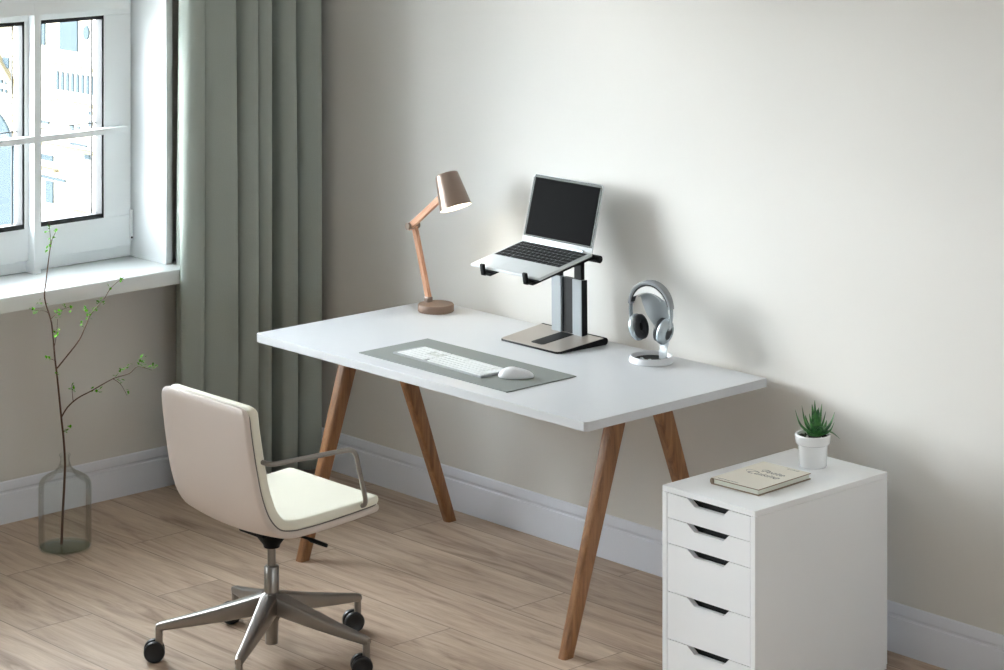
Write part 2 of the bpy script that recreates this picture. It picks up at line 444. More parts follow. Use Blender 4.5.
# ------------------------------------------------------------------ drawer cabinet
def cabinet():
    X0, X1, Y0, Y1, Hc = 2.667, 3.027, -.715, -.126, .5854
    root = thing('drawer_cabinet', 'narrow white drawer cabinet with slanted handle cut-outs beside the desk', 'cabinet', ((X0+X1)/2, (Y0+Y1)/2, 0))
    T = Matrix.Translation(-Vector(root.location))
    b = BM()
    box(b, X0, X1, Y0, Y1, Hc-.017, Hc, .0015)
    b.transform(T); obj('top_panel', b, M['cab'], root)
    for a, c in ((X0, X0+.018), (X1-.018, X1)):
        b = BM(); box(b, a, c, Y0, Y1, .014, Hc-.0175, .0012); b.transform(T); obj('side_panel', b, M['cab'], root)
    b = BM(); box(b, X0+.018, X1-.018, Y1-.012, Y1-.002, .014, Hc-.018); b.transform(T); obj('back_panel', b, M['cab'], root)
    b = BM(); box(b, X0+.003, X1-.001, Y0+.004, Y1-.002, 0, .0135, .001); b.transform(T); obj('plinth', b, M['cab'], root)
    zt = [.5669, .4945, .4205, .2805, .1420, .0150]
    xa, xb = X0+.0195, X1-.0195; w = xb-xa
    for i in range(5):
        z1, z0 = zt[i]-.0012, zt[i+1]+.0012
        b = BM(); d = .0195
        pl = [(xa, z0), (xb, z0), (xb, z1), (xa+w*.745, z1), (xa+w*.680, z1-d), (xa+w*.335, z1-d), (xa+w*.245, z1), (xa, z1)]
        prism(b, pl, Y0+.001, Y0+.018, 'Y')
        b.transform(T); dr = obj('drawer', b, M['cab'], root)
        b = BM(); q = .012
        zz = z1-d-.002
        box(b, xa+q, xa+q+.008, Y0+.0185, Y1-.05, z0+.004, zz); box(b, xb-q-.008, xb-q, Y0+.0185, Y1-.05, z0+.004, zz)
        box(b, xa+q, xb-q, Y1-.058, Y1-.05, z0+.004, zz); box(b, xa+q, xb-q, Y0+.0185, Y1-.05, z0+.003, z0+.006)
        # dark sheet behind the grip, standing in for the shade inside
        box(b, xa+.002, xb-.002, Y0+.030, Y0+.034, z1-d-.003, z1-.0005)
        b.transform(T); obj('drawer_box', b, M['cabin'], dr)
cabinet()

# ------------------------------------------------------------------ office chair
CX, CY = 1.700, -1.402
def chair():
    root = thing('office_chair', 'cream leather swivel office chair with polished five-star base on castors', 'chair', (CX, CY, 0))
    # side profile (y, z) of the outer shell, from the top of the back to the front of the seat
    prof = [(-1.662, .822), (-1.658, .77), (-1.648, .70), (-1.634, .62), (-1.616, .545), (-1.588, .480), (-1.545, .436), (-1.490, .421), (-1.43, .419), (-1.36, .421), (-1.29, .425), (-1.23, .429), (-1.17, .434), (-1.148, .436)]
    P = [p for p in smooth_path([(0, y, z) for y, z in prof], 4)]
    L = [0]
    for a, c in zip(P, P[1:]): L.append(L[-1]+(c-a).length)
    tot = L[-1]
    def slab(o0, o1, W, rc, er, trim0, trim1, half=None):
        """closed rounded slab following the profile between normal offsets o0 and o1"""
        b = BM(); loops = []
        idx = [i for i in range(len(P)) if trim0-1e-6 <= L[i] <= tot-trim1+1e-6]
        s0, s1 = L[idx[0]], L[idx[-1]]
        st = []
        for f in (0, .15, .35, .65, 1, 1.6): st.append(s0+rc*f)
        st = [s for s in st]+[L[i] for i in idx if s0+rc*1.7 < L[i] < s1-rc*1.7]+[s1-rc*f for f in (1.6, 1, .65, .35, .15, 0)]
        for s in st:
            j = max(k for k in range(len(P)) if L[k] <= s+1e-9); j = min(j, len(P)-2)
            t = (s-L[j])/(L[j+1]-L[j]); p = P[j].lerp(P[j+1], t)
            tg = (P[min(j+2, len(P)-1)]-P[max(j-1, 0)]).normalized()
            n = Vector((0, -tg.z, tg.y)); n = -n if n.dot(Vector((0, 1, 1))) < 0 else n
            e = min(s-s0, s1-s)
            fr = s/tot
            Wl = W*(1.0 if fr > .45 else .955+.045*fr/.45)
            hw = Wl/2 if e >= rc else Wl/2-rc+math.sqrt(max(0, rc*rc-(rc-e)**2))
            thin = 1-.20*max(0, (fr-.72)/.28) if o1-o0 > .025 else 1; hh = (o1-o0)/2*thin; k2 = min(1, .35+e/(er*2.2)); hh *= k2
            rr = min(er, hh*.95)
            bulge = .020*math.exp(-((fr-.38)/.22)**2)
            dish = .012*math.exp(-((fr-.75)/.15)**2)
            loop = []
            pts2 = rrect(hw, hh, rr, 4)
            # subdivide long top and bottom edges
            dense = []
            for a2, c2 in zip(pts2, pts2[1:]+pts2[:1]):
                dense.append(a2)
                if abs(a2[0]-c2[0]) > hw:
                    for q in range(1, 10): dense.append((a2[0]+(c2[0]-a2[0])*q/10, a2[1]+(c2[1]-a2[1])*q/10))
            for u, v in dense:
                cv = 1-(u/(Wl/2))**2
                off = o0+(o1-o0)/2*thin+v-(bulge+dish)*cv
                q = p+n*off; loop.append((CX+u, q.y, q.z))
            loops.append(loop)
        loft(b, loops); return b
    T = Matrix.Translation(-Vector(root.location))
    b = slab(0, .021, .436, .028, .008, 0, 0); b.transform(T); obj('shell', b, M['leather'], root, 60)
    b = slab(.0200, .0235, .4285, .027, .001, .003, .004); b.transform(T); obj('piping', b, M['seam'], root, 60)
    b = slab(.0230, .054, .436, .028, .009, 0, 0); b.transform(T); obj('cushion', b, M['cushion'], root, 60)
    # arms: steel rod from the back edge forward and down to the seat edge
    for s in (1, -1):
        x0 = CX+s*.2160; x1 = CX+s*.240
        b = BM()
        dy = 0 if s > 0 else -.02
        pts = fillet([(x0-s*.010, -1.600, .664), (x1, -1.592, .660), (x1, -1.276+dy, .650), (x1, -1.230+dy, .474), (x0-s*.010, -1.228+dy, .462)], .030, 6)
        tube(b, pts, .0072, 12)
        b.transform(T); obj('armrest', b, M['steel'], root, 60)
    # under-seat cone, gas lift, lever
    b = BM(); lathe(b, [(0, .330), (.024, .330), (.026, .338), (.052, .372), (.056, .392), (0, .40)], 36, (CX, CY, 0))
    box(b, CX-.06, CX+.06, CY-.08, CY+.08, .380, .408, .006)
    b.transform(T); obj('seat_mount', b, M['blackp'], root, 40)
    b = BM(); cyl(b, (CX, CY, .19), (CX, CY, .335), .0125, 24); b.transform(T); obj('gas_lift', b, M['steel'], root, 40)
    b = BM(); lathe(b, [(.0125, .274), (.020, .274), (.0225, .271), (.0225, .186), (0, .186)], 32, (CX, CY, 0))
    b.transform(T); obj('lift_sleeve', b, M['steel'], root, 40)
    b = BM(); tube(b, fillet([(CX+.03, CY-.01, .395), (CX+.12, CY+.015, .378), (CX+.225, CY+.05, .366)], .02), [.004]*3+[.0045]*(6-3)+[.0065]*2, 10) if False else tube(b, [(CX+.04, CY+.0, .392), (CX+.15, CY+.02, .384), (CX+.165, CY+.022, .382), (CX+.222, CY+.034, .376)], [.0042, .0042, .007, .006], 12)
    b.transform(T); obj('height_lever', b, M['blackp'], root, 40)
    # five-star base
    b = BM(); lathe(b, [(0, .196), (.024, .196), (.030, .190), (.033, .16), (.030, .125), (.0205, .108), (.0195, .042), (.0185, .040), (0, .040)], 36, (CX, CY, 0))
    b.transform(T); obj('base_hub', b, M['steel'], root, 40)
    R = .340; th = -5.3371+PI
    for i in range(5):
        a = th-i*2*PI/5
        Z = Matrix.Rotation(a, 4, 'Z'); b = BM(); loops = []
        for f in (0, .1, .25, .45, .65, .85, .955, 1.0):
            r = .018+(R+.006-.018)*f
            zt_ = .194+(.113-.194)*f-.004*math.sin(PI*f); hb = .018*(1-f)**1.1+.0115; hw = .016*(1-f)+.0125
            if f == 1.0: hw *= .8; zt_ -= .0025; hb -= .0025
            loops.append([(r, u, zt_-hb+v) for u, v in rrect(hw, hb, min(.0075, hb*.8), 3)])
        loft(b, loops)
        o = obj('base_leg', b, M['steel'], root, 50); 
        o.rotation_euler = (0, 0, a)
        b = BM(); cyl(b, (0, 0, .050), (0, 0, .100), .0112, 16)
        st = obj('castor_stem', b, M['steel'], o, 40, loc=(R-.004, 0, 0))
        # castor, wheel axle turned the same way for all but one
    # castors
    ax = [0.62, .50, .40, .55, .9]
    for i in range(5):
        a = th-i*2*PI/5; ca = bpy.data.objects.new('castor', None); COL.objects.link(ca); ca.parent = root; ca.empty_display_size = .03
        ca.location = (math.cos(a)*(R-.004), math.sin(a)*(R-.004), 0)
        ca.rotation_euler = (0, 0, -ax[i])
        b = BM(); box(b, -.0065, .0065, -.030, .010, .022, .056, .004); cyl(b, (-.021, -.014, .031), (.021, -.014, .031), .006, 12)
        obj('castor_body', b, M['rubber'], ca, 40)
        for s in (-1, 1):
            b = BM(); Rm = Matrix.Rotation(s*PI/2, 4, 'Y')
            lathe(b, [(0, -.001), (.026, -.001), (.0305, .002), (.0315, .006), (.0315, .013), (.029, .0165), (.024, .0175), (.022, .0165), (0, .0165)], 36, (s*.0058, -.014, .0315), mtx=Rm)
            obj('wheel', b, M['rubber'], ca, 40)
chair()

# ------------------------------------------------------------------ desk lamp
def lamp():
    root = thing('desk_lamp', 'small taupe desk lamp with a jointed wooden arm on the back left of the desk', 'lamp', (1.022, -.149, DZ))
    b = BM(); lathe(b, [(0, 0), (.062, 0), (.0645, .003), (.0645, .022), (.0615, .0265), (0, .0275)], 48)
    obj('base', b, M['lampbase'], root, 40)
    b = BM(); box(b, -.052, -.030, -.012, .012, .020, .044, .003); obj('arm_socket', b, M['lampmetal'], root)
    J = Vector((-.122, 0, .287)); F = Vector((-.042, 0, .032)); E_ = Vector((.040, .0, .400))
    def bar(A, B, hw, hd, y):
        A = Vector((A.x, y, A.z)); B = Vector((B.x, y, B.z)); d = (B-A); ln = d.length; b = BM()
        box(b, -hw, hw, -hd, hd, 0, ln, .0025)
        o = obj('arm', b, M['lampwood'], root); o.location = A; o.rotation_mode = 'QUATERNION'
        o.rotation_quaternion = Vector((0, 0, 1)).rotation_difference(d.normalized()); return o
    bar(F, J+Vector((-.003, 0, .012)), .0105, .0075, .004)
    bar(J+Vector((-.010, 0, -.008)), E_+Vector((.03, 0, .03)), .0115, .0075, -.012)
    b = BM(); cyl(b, (J.x, -.030, J.z), (J.x, .022, J.z), .0125, 24); obj('joint_knob', b, M['lampmetal'], root, 40)
    al = math.radians(24)
    S = Matrix.Translation((.0935, -.012, .440)) @ Matrix.Rotation(-al, 4, 'Y')
    b = BM(); lathe(b, [(0, .062), (.034, .062), (.0395, .0595), (.0415, .055), (.0575, -.062), (.0582, -.0635), (.0565, -.063)], 48, mtx=S)
    obj('lamp_shade', b, M['lampmetal'], root, 50)
    b = BM(); lathe(b, [(.0568, -.0625), (.0395, .054), (0, .056)], 48, mtx=S); sl = obj('shade_lining', b, M['lampin'], root, 50)
    b = BM(); lathe(b, [(0, -.038), (.014, -.034), (.022, -.020), (.020, -.004), (.012, .02), (.012, .05)], 24, mtx=S)
    m, nt, p = new_mat('warm lit bulb'); p.inputs['Emission Color'].default_value = (1, .93, .78, 1); p.inputs['Emission Strength'].default_value = 14
    obj('bulb', b, m, root, 50)
lamp()

# ------------------------------------------------------------------ desk mat, keyboard, mouse
b = BM(); box(b, -.358, .358, -.150, .150, 0, .0032, .0006); 
o = obj('desk_mat', b, M['mat_'], loc=(1.694, -.612, DZ)); tag(o, 'flat grey felt mat lying under the keyboard and mouse', 'desk mat')
def dup(o, parent, loc):
    c = o.copy(); COL.objects.link(c); c.parent = parent; c.location = loc; return c
def keycap(w, d, h, t=.0008):
    b = BM(); lo = [(-w/2, -d/2), (w/2, -d/2), (w/2, d/2), (-w/2, d/2)]
    loft(b, [[(x, y, 0) for x, y in lo], [(x*.97, y*.97, h*.7) for x, y in lo], [(x*.90, y*.90, h) for x, y in lo]]); return b
def keyboard():
    root = thing('keyboard', 'slim white full-size keyboard lying on the grey desk mat', 'keyboard', (1.650, -.637, DZ+.0034), PI-.035)
    b = BM(); W, D = .445, .124
    prism(b, [(-D/2, 0), (D/2, .0), (D/2, .0050), (D/2-.003, .0060), (-D/2+.003, .0060), (-D/2, .0050)], -W/2, W/2, 'X', .0008)
    obj('case', b, M['kbcase'], root)
    b = BM(); zf = lambda y: .0061
    for (a, c, e, f) in ((.058, .128, -.012, .030), (.058, .078, -.056, -.035), (.108, .128, -.036, -.012)):
        pass
    pitch = .0190; x00 = -W/2+.006; rows = [(-.0505, 'b'), (-.0305, 'z'), (-.0105, 'a'), (.0095, 'q'), (.0295, 'n'), (.0495, 'f')]
    cache = {}
    def key(x, y, w):
        k = round(w, 4)
        z = zf(y)-.0002
        if k not in cache:
            cache[k] = obj('key', keycap(w-.0022, .0172, .0022), M['keyw'], root, loc=(x+w/2, y, z)); o = cache[k]
        else: o = dup(cache[k], root, (x+w/2, y, z))
        o.rotation_euler = (0, 0, 0)
    def run(y, ws, x=x00):
        for w in ws:
            if w > 0: key(x, y, w)
            x += abs(w)
    p = pitch
    run(-.0505, [p*1.25]*3+[p*6.0]+[p*1.25]*4); run(-.0305, [p*2]+[p]*10+[p*2.75]); run(-.0105, [p*1.75]+[p]*11+[p*2]); run(.0095, [p*1.5]+[p]*12+[p*1.25])
    run(.0295, [p]*13+[p*1.75]); run(.0495, [p]*14)
    xa = x00+p*15.0
    for y in (.0495, .0295, .0095): run(y, [p]*3, xa)
    run(-.0305, [-p, p], xa); run(-.0505, [p]*3, xa)
    xn = xa+p*3.15
    for y in (.0495, .0295, .0095, -.0105): run(y, [p]*4, xn)
    run(-.0305, [p]*4, xn); run(-.0505, [p*2, p, p], xn)
    # recessed pale panels around the arrow keys
    b = BM()
    for (xx0, xx1, y0, y1) in ((xa, xa+p*2.95, -.0190, -.0020), (xa+.001, xa+p*.9, -.0390, -.0210), (xa+p*2.1, xa+p*2.95, -.0390, -.0210)):
        zc = zf((y0+y1)/2); t = Matrix.Translation((0, (y0+y1)/2, zc)) 
        box(b, xx0, xx1, -(y1-y0)/2, (y1-y0)/2, -.0005, .0006, mtx=t)
    obj('blank_panel', b, M['kbgrey'], root)
keyboard()
def mouse():
    b = BM(); n = 32; loops = []
    prof = [(0, 1.0, .0), (.002, 1.03, 0), (.008, 1.05, 0), (.015, .99, .0), (.022, .86, .0), (.028, .64, -.004), (.0318, .36, -.007), (.033, .1, -.008)]
    for z, s, sh in prof:
        loop = []
        for k in range(n):
            a = 2*PI*k/n; ca, sa = math.cos(a), math.sin(a)
            wy = .030*(1-.18*ca) * (abs(sa)**.9)*(1 if sa >= 0 else -1)
            loop.append((sh+.054*ca*s, wy*s, z*(1-.14*max(0, ca))))
        loops.append(loop)
    loft(b, loops)
    root = thing('mouse', 'white rounded computer mouse on the right of the grey mat', 'mouse', (1.938, -.617, DZ+.0034), math.radians(42))
    o = obj('body', b, M['white'], root, 180); md = o.modifiers.new('s', 'SUBSURF'); md.levels = 1; md.render_levels = 2
    b = BM(); lathe(b, [(0, -.0002), (.026, -.0002), (.028, .0006), (.026, .0012), (0, .0012)], 28, mtx=Matrix.Diagonal((1.75, .9, 1, 1))); obj('base_plate', b, M['kbgrey'], root, 40)
mouse()

# ------------------------------------------------------------------ laptop stand and laptop
def stand():
    root = thing('laptop_stand', 'silver and black laptop riser with a flat wedge base behind the mat', 'laptop stand', (1.665, -.12, DZ))
    O = Vector(root.location); T = Matrix.Translation(-O)
    z0 = DZ
    # wedge base
    b = BM(); y0, y1 = -.294, -.084
    def plan(z, e, yb=y1): return [(1.525, y0, z), (1.780, y0, z), (1.789, y0+.004, z), (1.794, y0+.014, z), (1.802, yb, z), (1.500, yb, z), (1.512, y0+.014, z), (1.516, y0+.004, z)]
    lo = plan(z0, 0)
    hi = [(x, y, z0+.006+.016*(y-y0)/(y1-y0)) for x, y, z in lo]
    loft(b, [lo, hi]); cyl(b, (1.500, y1, z0+.0125), (1.804, y1, z0+.0125), .0125, 24)
    b.transform(T); obj('base', b, M['blackp'], root, 40)
    b = BM(); hi2 = [(x+(1.665-x)*.008, y+(0.002 if y < -.2 else -.004), z+.0002) for x, y, z in hi]; hi3 = [(x, y, z+.0016) for x, y, z in hi2]
    loft(b, [hi2, hi3]); b.transform(T); obj('base_plate', b, M['standbase'], root)
    k = lambda y: z0+.0078+.016*(y-y0)/(y1-y0)
    b = BM(); loft(b, [[(1.637, -.265, k(-.265)), (1.683, -.265, k(-.265)), (1.690, -.258, k(-.258)), (1.690, -.12, k(-.12)), (1.630, -.12, k(-.12)), (1.630, -.258, k(-.258))],
                       [(1.637, -.265, k(-.265)+.0012), (1.683, -.265, k(-.265)+.0012), (1.690, -.258, k(-.258)+.0012), (1.690, -.12, k(-.12)+.0012), (1.630, -.12, k(-.12)+.0012), (1.630, -.258, k(-.258)+.0012)]])
    b.transform(T); obj('base_slot', b, M['blackp'], root)
    # posts: two aluminium channels, black web between, black inner slides; leaning slightly
    def lean(p): return (p[0]-.012*(p[2]-z0)/.2, p[1]+.010*(p[2]-z0)/.2, p[2])
    def post(x0, x1, ya, yb, za, zb, m, name):
        b = BM(); box(b, x0, x1, ya, yb, za, zb, .0015)
        for v in b.verts: v.co = lean(v.co)
        b.transform(T); return obj(name, b, m, root)
    post(1.583, 1.628, -.120, -.102, z0+.018, z0+.205, M['postsil'], 'post')
    post(1.684, 1.728, -.120, -.102, z0+.018, z0+.205, M['postsil'], 'post')
    post(1.728, 1.731, -.119, -.094, z0+.018, z0+.205, M['blackp'], 'post_cover')
    post(1.628, 1.684, -.112, -.092, z0+.012, z0+.203, M['blackp'], 'post_web')
    post(1.592, 1.620, -.115, -.098, z0+.19, z0+.288, M['blackp'], 'slide')
    post(1.688, 1.722, -.115, -.098, z0+.19, z0+.288, M['blackp'], 'slide')
    # tilting tray under the laptop
    A = Vector((0, -.380, 1.0005)); B = Vector((0, -.125, 1.0490)); d = (B-A); ln = d.length; ang = math.atan2(d.z, d.y)
    S = Matrix.Translation(A) @ Matrix.Rotation(ang, 4, 'X')
    b = BM(); box(b, 1.520, 1.580, 0, ln, -.006, -.0012, .001, mtx=S); box(b, 1.715, 1.790, 0, ln, -.006, -.0012, .001, mtx=S); box(b, 1.520, 1.790, ln-.08, ln, -.0075, -.0012, .001, mtx=S)
    b.transform(T); obj('tray', b, M['blackp'], root)
    b = BM(); cyl(b, (1.555, -.108, 1.0385), (1.803, -.108, 1.0385), .0125, 24); b.transform(T); obj('hinge_bar', b, M['blackp'], root, 40)
    for x in (1.536, 1.742):
        b = BM(); box(b, x-.006, x+.034, -.012, .030, -.0125, -.0062, .002, mtx=S)
        box(b, x-.011, x+.009, -.0155, -.0045, -.014, .026, .004, 3, mtx=S); box(b, x-.011, x+.009, -.012, .012, -.0145, -.0065, .002, mtx=S)
        b.transform(T); obj('hook', b, M['blackp'], root, 40)
stand()
def laptop():
    A = Vector((1.6275, -.377, 1.0025)); B = Vector((1.6275, -.130, 1.0520)); ang = math.atan2(B.z-A.z, B.y-A.y)
    root = thing('laptop', 'open silver laptop with a black screen resting on the raised stand', 'laptop', A)
    root.rotation_euler = (ang, 0, 0)
    W, D = .336, .247
    b = BM(); box(b, -W/2, W/2, 0, D, 0, .0105, .003, 2); obj('base', b, M['alu'], root, 40)
    b = BM(); box(b, -.158, .158, .100, .236, .0103, .0108, .0); kb = obj('keyboard', b, M['kbdeck'], root)
    rows = 6; p = .02; cache = {}
    lay = [[p*1.07]*14, [p]*13+[p*2], [p*1.5]+[p]*12+[p*1.5], [p*1.8]+[p]*11+[p*2.2], [p*2.3]+[p]*10+[p*2.7], [p*1.2]*3+[p*5.8]+[p*1.2]*3+[p*.75]*0+[p*1.0]*2]
    for r, ws in enumerate(lay):
        tot = sum(ws); f = .314/tot; x = -.157; y = .2245-r*.0225
        for w in ws:
            w *= f; k = (round(w, 4))
            if k not in cache: cache[k] = obj('key', keycap(w-.0042, .0182, .0016), M['keyb'], kb, loc=(x+w/2, y, .0107))
            else: dup(cache[k], kb, (x+w/2, y, .0107))
            x += w
    b = BM(); box(b, -.05, .05, .012, .086, .0104, .0107); obj('touchpad', b, M['alu'], root)
    # lid
    la = math.atan2(.222, .058)-ang
    S = Matrix.Translation((0, D-.004, .012)) @ Matrix.Rotation(la, 4, 'X')      # local y runs up the lid
    b = BM(); prism(b, [(-W/2, 0), (W/2, 0), (W/2, .215), (W/2-.003, .224), (W/2-.010, .228), (-W/2+.010, .228), (-W/2+.003, .224), (-W/2, .215)], -.006, -.0008, 'Z', .001, mtx=S); lid = obj('lid', b, M['alu'], root, 40)
    b = BM(); prism(b, [(-W/2+.002, .016), (W/2-.002, .016), (W/2-.002, .2145), (W/2-.010, .2262), (-W/2+.010, .2262), (-W/2+.002, .2145)], -.0010, .0002, 'Z', 0, mtx=S); obj('bezel', b, M['bezel'], lid)
    b = BM(); box(b, -W/2+.011, W/2-.011, .022, .2170, 0, .0008, mtx=S); obj('screen', b, M['screen'], lid)
    b = BM(); cyl(b, (-.13, D-.004, .0115), (.13, D-.004, .0115), .0045, 16); obj('hinge', b, M['silver'], root, 40)
laptop()

# ------------------------------------------------------------------ headphones on their stand
HX, HY_ = 2.070, -.140
def hstand():
    root = thing('headphone_stand', 'white dish-shaped stand with a shiny metal support holding the headphones', 'headphone stand', (HX, HY_, DZ))
    b = BM(); lathe(b, [(0, 0), (.071, 0), (.0735, .003), (.069, .020), (.0665, .0215), (.064, .020), (.061, .007), (0, .007)], 56); obj('dish', b, M['white'], root, 40)
    b = BM(); lathe(b, [(0, .0072), (.056, .0072), (.056, .0088), (0, .0088)], 48); obj('dish_liner', b, M['blackp'], root, 40)
    for i, (x, y) in enumerate(((-.022, -.022), (-.004, -.034), (.012, -.02))):
        b = BM(); lathe(b, [(0, 0), (.006, 0), (.005, .004), (0, .005)], 14); obj('charging_pin', b, M['silver'], root, 40, loc=(x, y, .0088))
    # flat metal support that rises, leans and widens into a saddle
    pts = [((.030, .022, .008), .016), ((.030, .024, .035), .015), ((.027, .034, .070), .018), ((.014, .037, .105), .032), ((.000, .033, .140), .050), ((-.004, .022, .188), .056), ((.000, .012, .213), .055), ((.003, .000, .2235), .052), ((.005, -.014, .2225), .050)]
    cs = smooth_path([p for p, _ in pts], 4); ws = [w for _, w in pts]
    b = BM(); loops = []
    for i, c in enumerate(cs):
        f = i/4; j = min(int(f), len(ws)-2); w = ws[j]+(ws[j+1]-ws[j])*(f-j)
        a = cs[max(0, i-1)]; e = cs[min(len(cs)-1, i+1)]; t = (e-a).normalized(); n = Vector((1, 0, 0)).cross(t).normalized()
        arch = .35*max(0, min(1, (f-4)/2))
        loop = []
        K = 8
        for s, ks in ((1, range(K+1)), (-1, range(K, -1, -1))):
            for k in ks:
                u = -1+2*k/K; loop.append(c+Vector((1, 0, 0))*u*w+n*(s*.0016)-Vector((0, 0, 1))*(arch*w*u*u))
        loops.append(loop)
    loft(b, loops); obj('support', b, M['hppole'], root, 50)
    # white crescent pad that carries the headband
    out = [(.0685*math.cos(a), .176+1.04*.0685*math.sin(a)) for a in [math.radians(26+128*k/20) for k in range(21)]]
    xe, ze = out[0]; inn = [(-xe+2*xe*k/20, ze-.0005+(.2275-ze)*(1-(-1+2*k/20)**2)) for k in range(1, 20)]
    b = BM(); prism(b, out+inn, -.012, .012, 'Y', mtx=Matrix.Translation((.006, -.008, 0)) @ Matrix.Rotation(math.radians(9), 4, 'Z')); obj('top_pad', b, M['padwhite'], root, 40)
hstand()
def headphones():
    # headband in the xz plane; ear cups at x = -.055 / +.055
    root = thing('headphones', 'silver and grey over-ear headphones hanging on the white dish stand', 'headphones', (HX+.006, HY_-.008, .0), math.radians(9))
    zc = .926; R = .079
    def arc(r, a0, a1, n): return [Vector((r*math.cos(a)*1.0, 0, zc+r*1.04*math.sin(a))) for a in [a0+(a1-a0)*k/n for k in range(n+1)]]
    def strip(path, w, t, wmid=None):
        b = BM(); loops = []
        for i, p in enumerate(path):
            a = path[max(0, i-1)]; e = path[min(len(path)-1, i+1)]; tg = (e-a).normalized(); n = Vector((0, 1, 0)).cross(tg).normalized()
            f = i/(len(path)-1); ww = w+(0 if wmid is None else (wmid-w)*math.sin(PI*f))
            loops.append([p+Vector((0, u, 0))+n*v for u, v in rrect(ww/2, t/2, t*.35, 3)])
        loft(b, loops); return b
    pad = arc(.0795, math.radians(4), math.radians(176), 30)
    obj('headband', strip(pad, .022, .012, .032), M['hpgrey'], root, 60)
    inn = arc(.0725, math.radians(10), math.radians(170), 30)
    obj('headband_lining', strip(inn, .018, .006, .028), M['hpblack'], root, 60)
    for s in (-1, 1):
        top = Vector((s*.0795, 0, zc+.004))
        path = smooth_path([top+Vector((0, 0, .010)), top, (s*.0800, 0, zc-.02), (s*.0755, 0, zc-.045), (s*.071, 0, zc-.062)], 5)
        obj('arm', strip(path, .016, .006), M['hpsilver'], root, 60)
        # cup: axis tilted inwards, faces the other cup
        C_ = Vector((s*.045, 0, zc-.067)); tiltz = Matrix.Rotation(s*math.radians(14), 4, 'Y')
        # local z of lathe = outward
        base = Matrix.Translation(C_) @ tiltz @ Matrix.Rotation(s*PI/2, 4, 'Y') @ Matrix.Diagonal((1.0, .84, 1, 1))
        b = BM(); lathe(b, [(0, 0), (.040, 0), (.0435, .004), (.0435, .012), (.040, .020), (.030, .027), (.027, .0285), (.0235, .0275), (.022, .025), (0, .024)], 44, mtx=base)
        cup = obj('ear_cup', b, M['hpsilver'], root, 50)
        b = BM(); lathe(b, [(.012, -.006), (.019, -.012), (.025, -.0165), (.033, -.0165), (.0395, -.012), (.0405, -.004), (.039, .0)], 44, mtx=base); obj('ear_cushion', b, M['hpblack'], cup, 60)
        b = BM(); lathe(b, [(0, -.004), (.024, -.004), (.024, -.001), (0, -.001)], 36, mtx=base); obj('speaker_mesh', b, M['blackp'], cup, 60)
        b = BM(); lathe(b, [(0, .0245), (.0218, .0255), (.0215, .0262), (0, .0262)], 36, mtx=base); obj('cup_cap', b, M['hpblack'], cup, 60)
headphones()

# ------------------------------------------------------------------ book
def book():
    root = thing('book', 'cream hardback book with script title lying on the white cabinet', 'book', (2.842, -.480, .5858), math.radians(2.5))
    w, d, h = .178, .243, .0185
    b = BM(); box(b, -w/2+.008, w/2-.004, -d/2+.004, d/2-.004, .0026, h-.0026, .0006); obj('page_block', b, M['pages'], root)
    b = BM()
    box(b, -w/2, w/2, -d/2, d/2, 0, .0026, .0005); box(b, -w/2, w/2, -d/2, d/2, h-.0026, h, .0005)
    prism(b, [(-w/2+.001, 0), (-w/2+.006, 0), (-w/2+.006, h), (-w/2+.001, h), (-w/2-.003, h*.75), (-w/2-.004, h*.5), (-w/2-.003, h*.25)], -d/2, d/2, 'Y')
    obj('cover', b, M['booke'], root, 40)
    b = BM(); box(b, -w/2+.0008, w/2-.0008, -d/2+.0008, d/2-.0008, h-.0003, h+.0003); obj('cover_cloth', b, M['bookc'], root)
    def text(s, size, x, y, shear=.45):
        cu = bpy.data.curves.new('t', 'FONT'); cu.body = s; cu.size = size; cu.shear = shear; cu.extrude = .0001; cu.align_x = 'CENTER'
        t = bpy.data.objects.new('t', cu); COL.objects.link(t)
        dg = bpy.context.evaluated_depsgraph_get(); me = bpy.data.meshes.new_from_object(t.evaluated_get(dg))
        bpy.data.objects.remove(t); me.materials.clear(); me.materials.append(M['ink'])
        o = bpy.data.objects.new('title', me); COL.objects.link(o); o.parent = root; o.location = (x, y, h+.0004); return o
    text('Petite', .034, .012, .030); text('Cuisine', .038, .000, -.004)
    text('LE CARNET', .0085, .035, .104, 0).name = 'subtitle'
    text('RECETTES DE MAISON', .0075, -.035, -.112, 0).name = 'imprint'
    b = BM()
    sw = smooth_path([(-.030, -.006, h+.0006), (-.050, .001, h+.0006), (-.066, .012, h+.0006), (-.063, .024, h+.0006), (-.045, .026, h+.0006), (-.020, .018, h+.0006)], 6)
    tube(b, sw, .0004, 6); sw = smooth_path([(-.018, .034, h+.0006), (-.030, .044, h+.0006), (-.020, .054, h+.0006), (-.004, .050, h+.0006)], 6); tube(b, sw, .0004, 6)
    obj('flourish', b, M['ink'], root)
book()

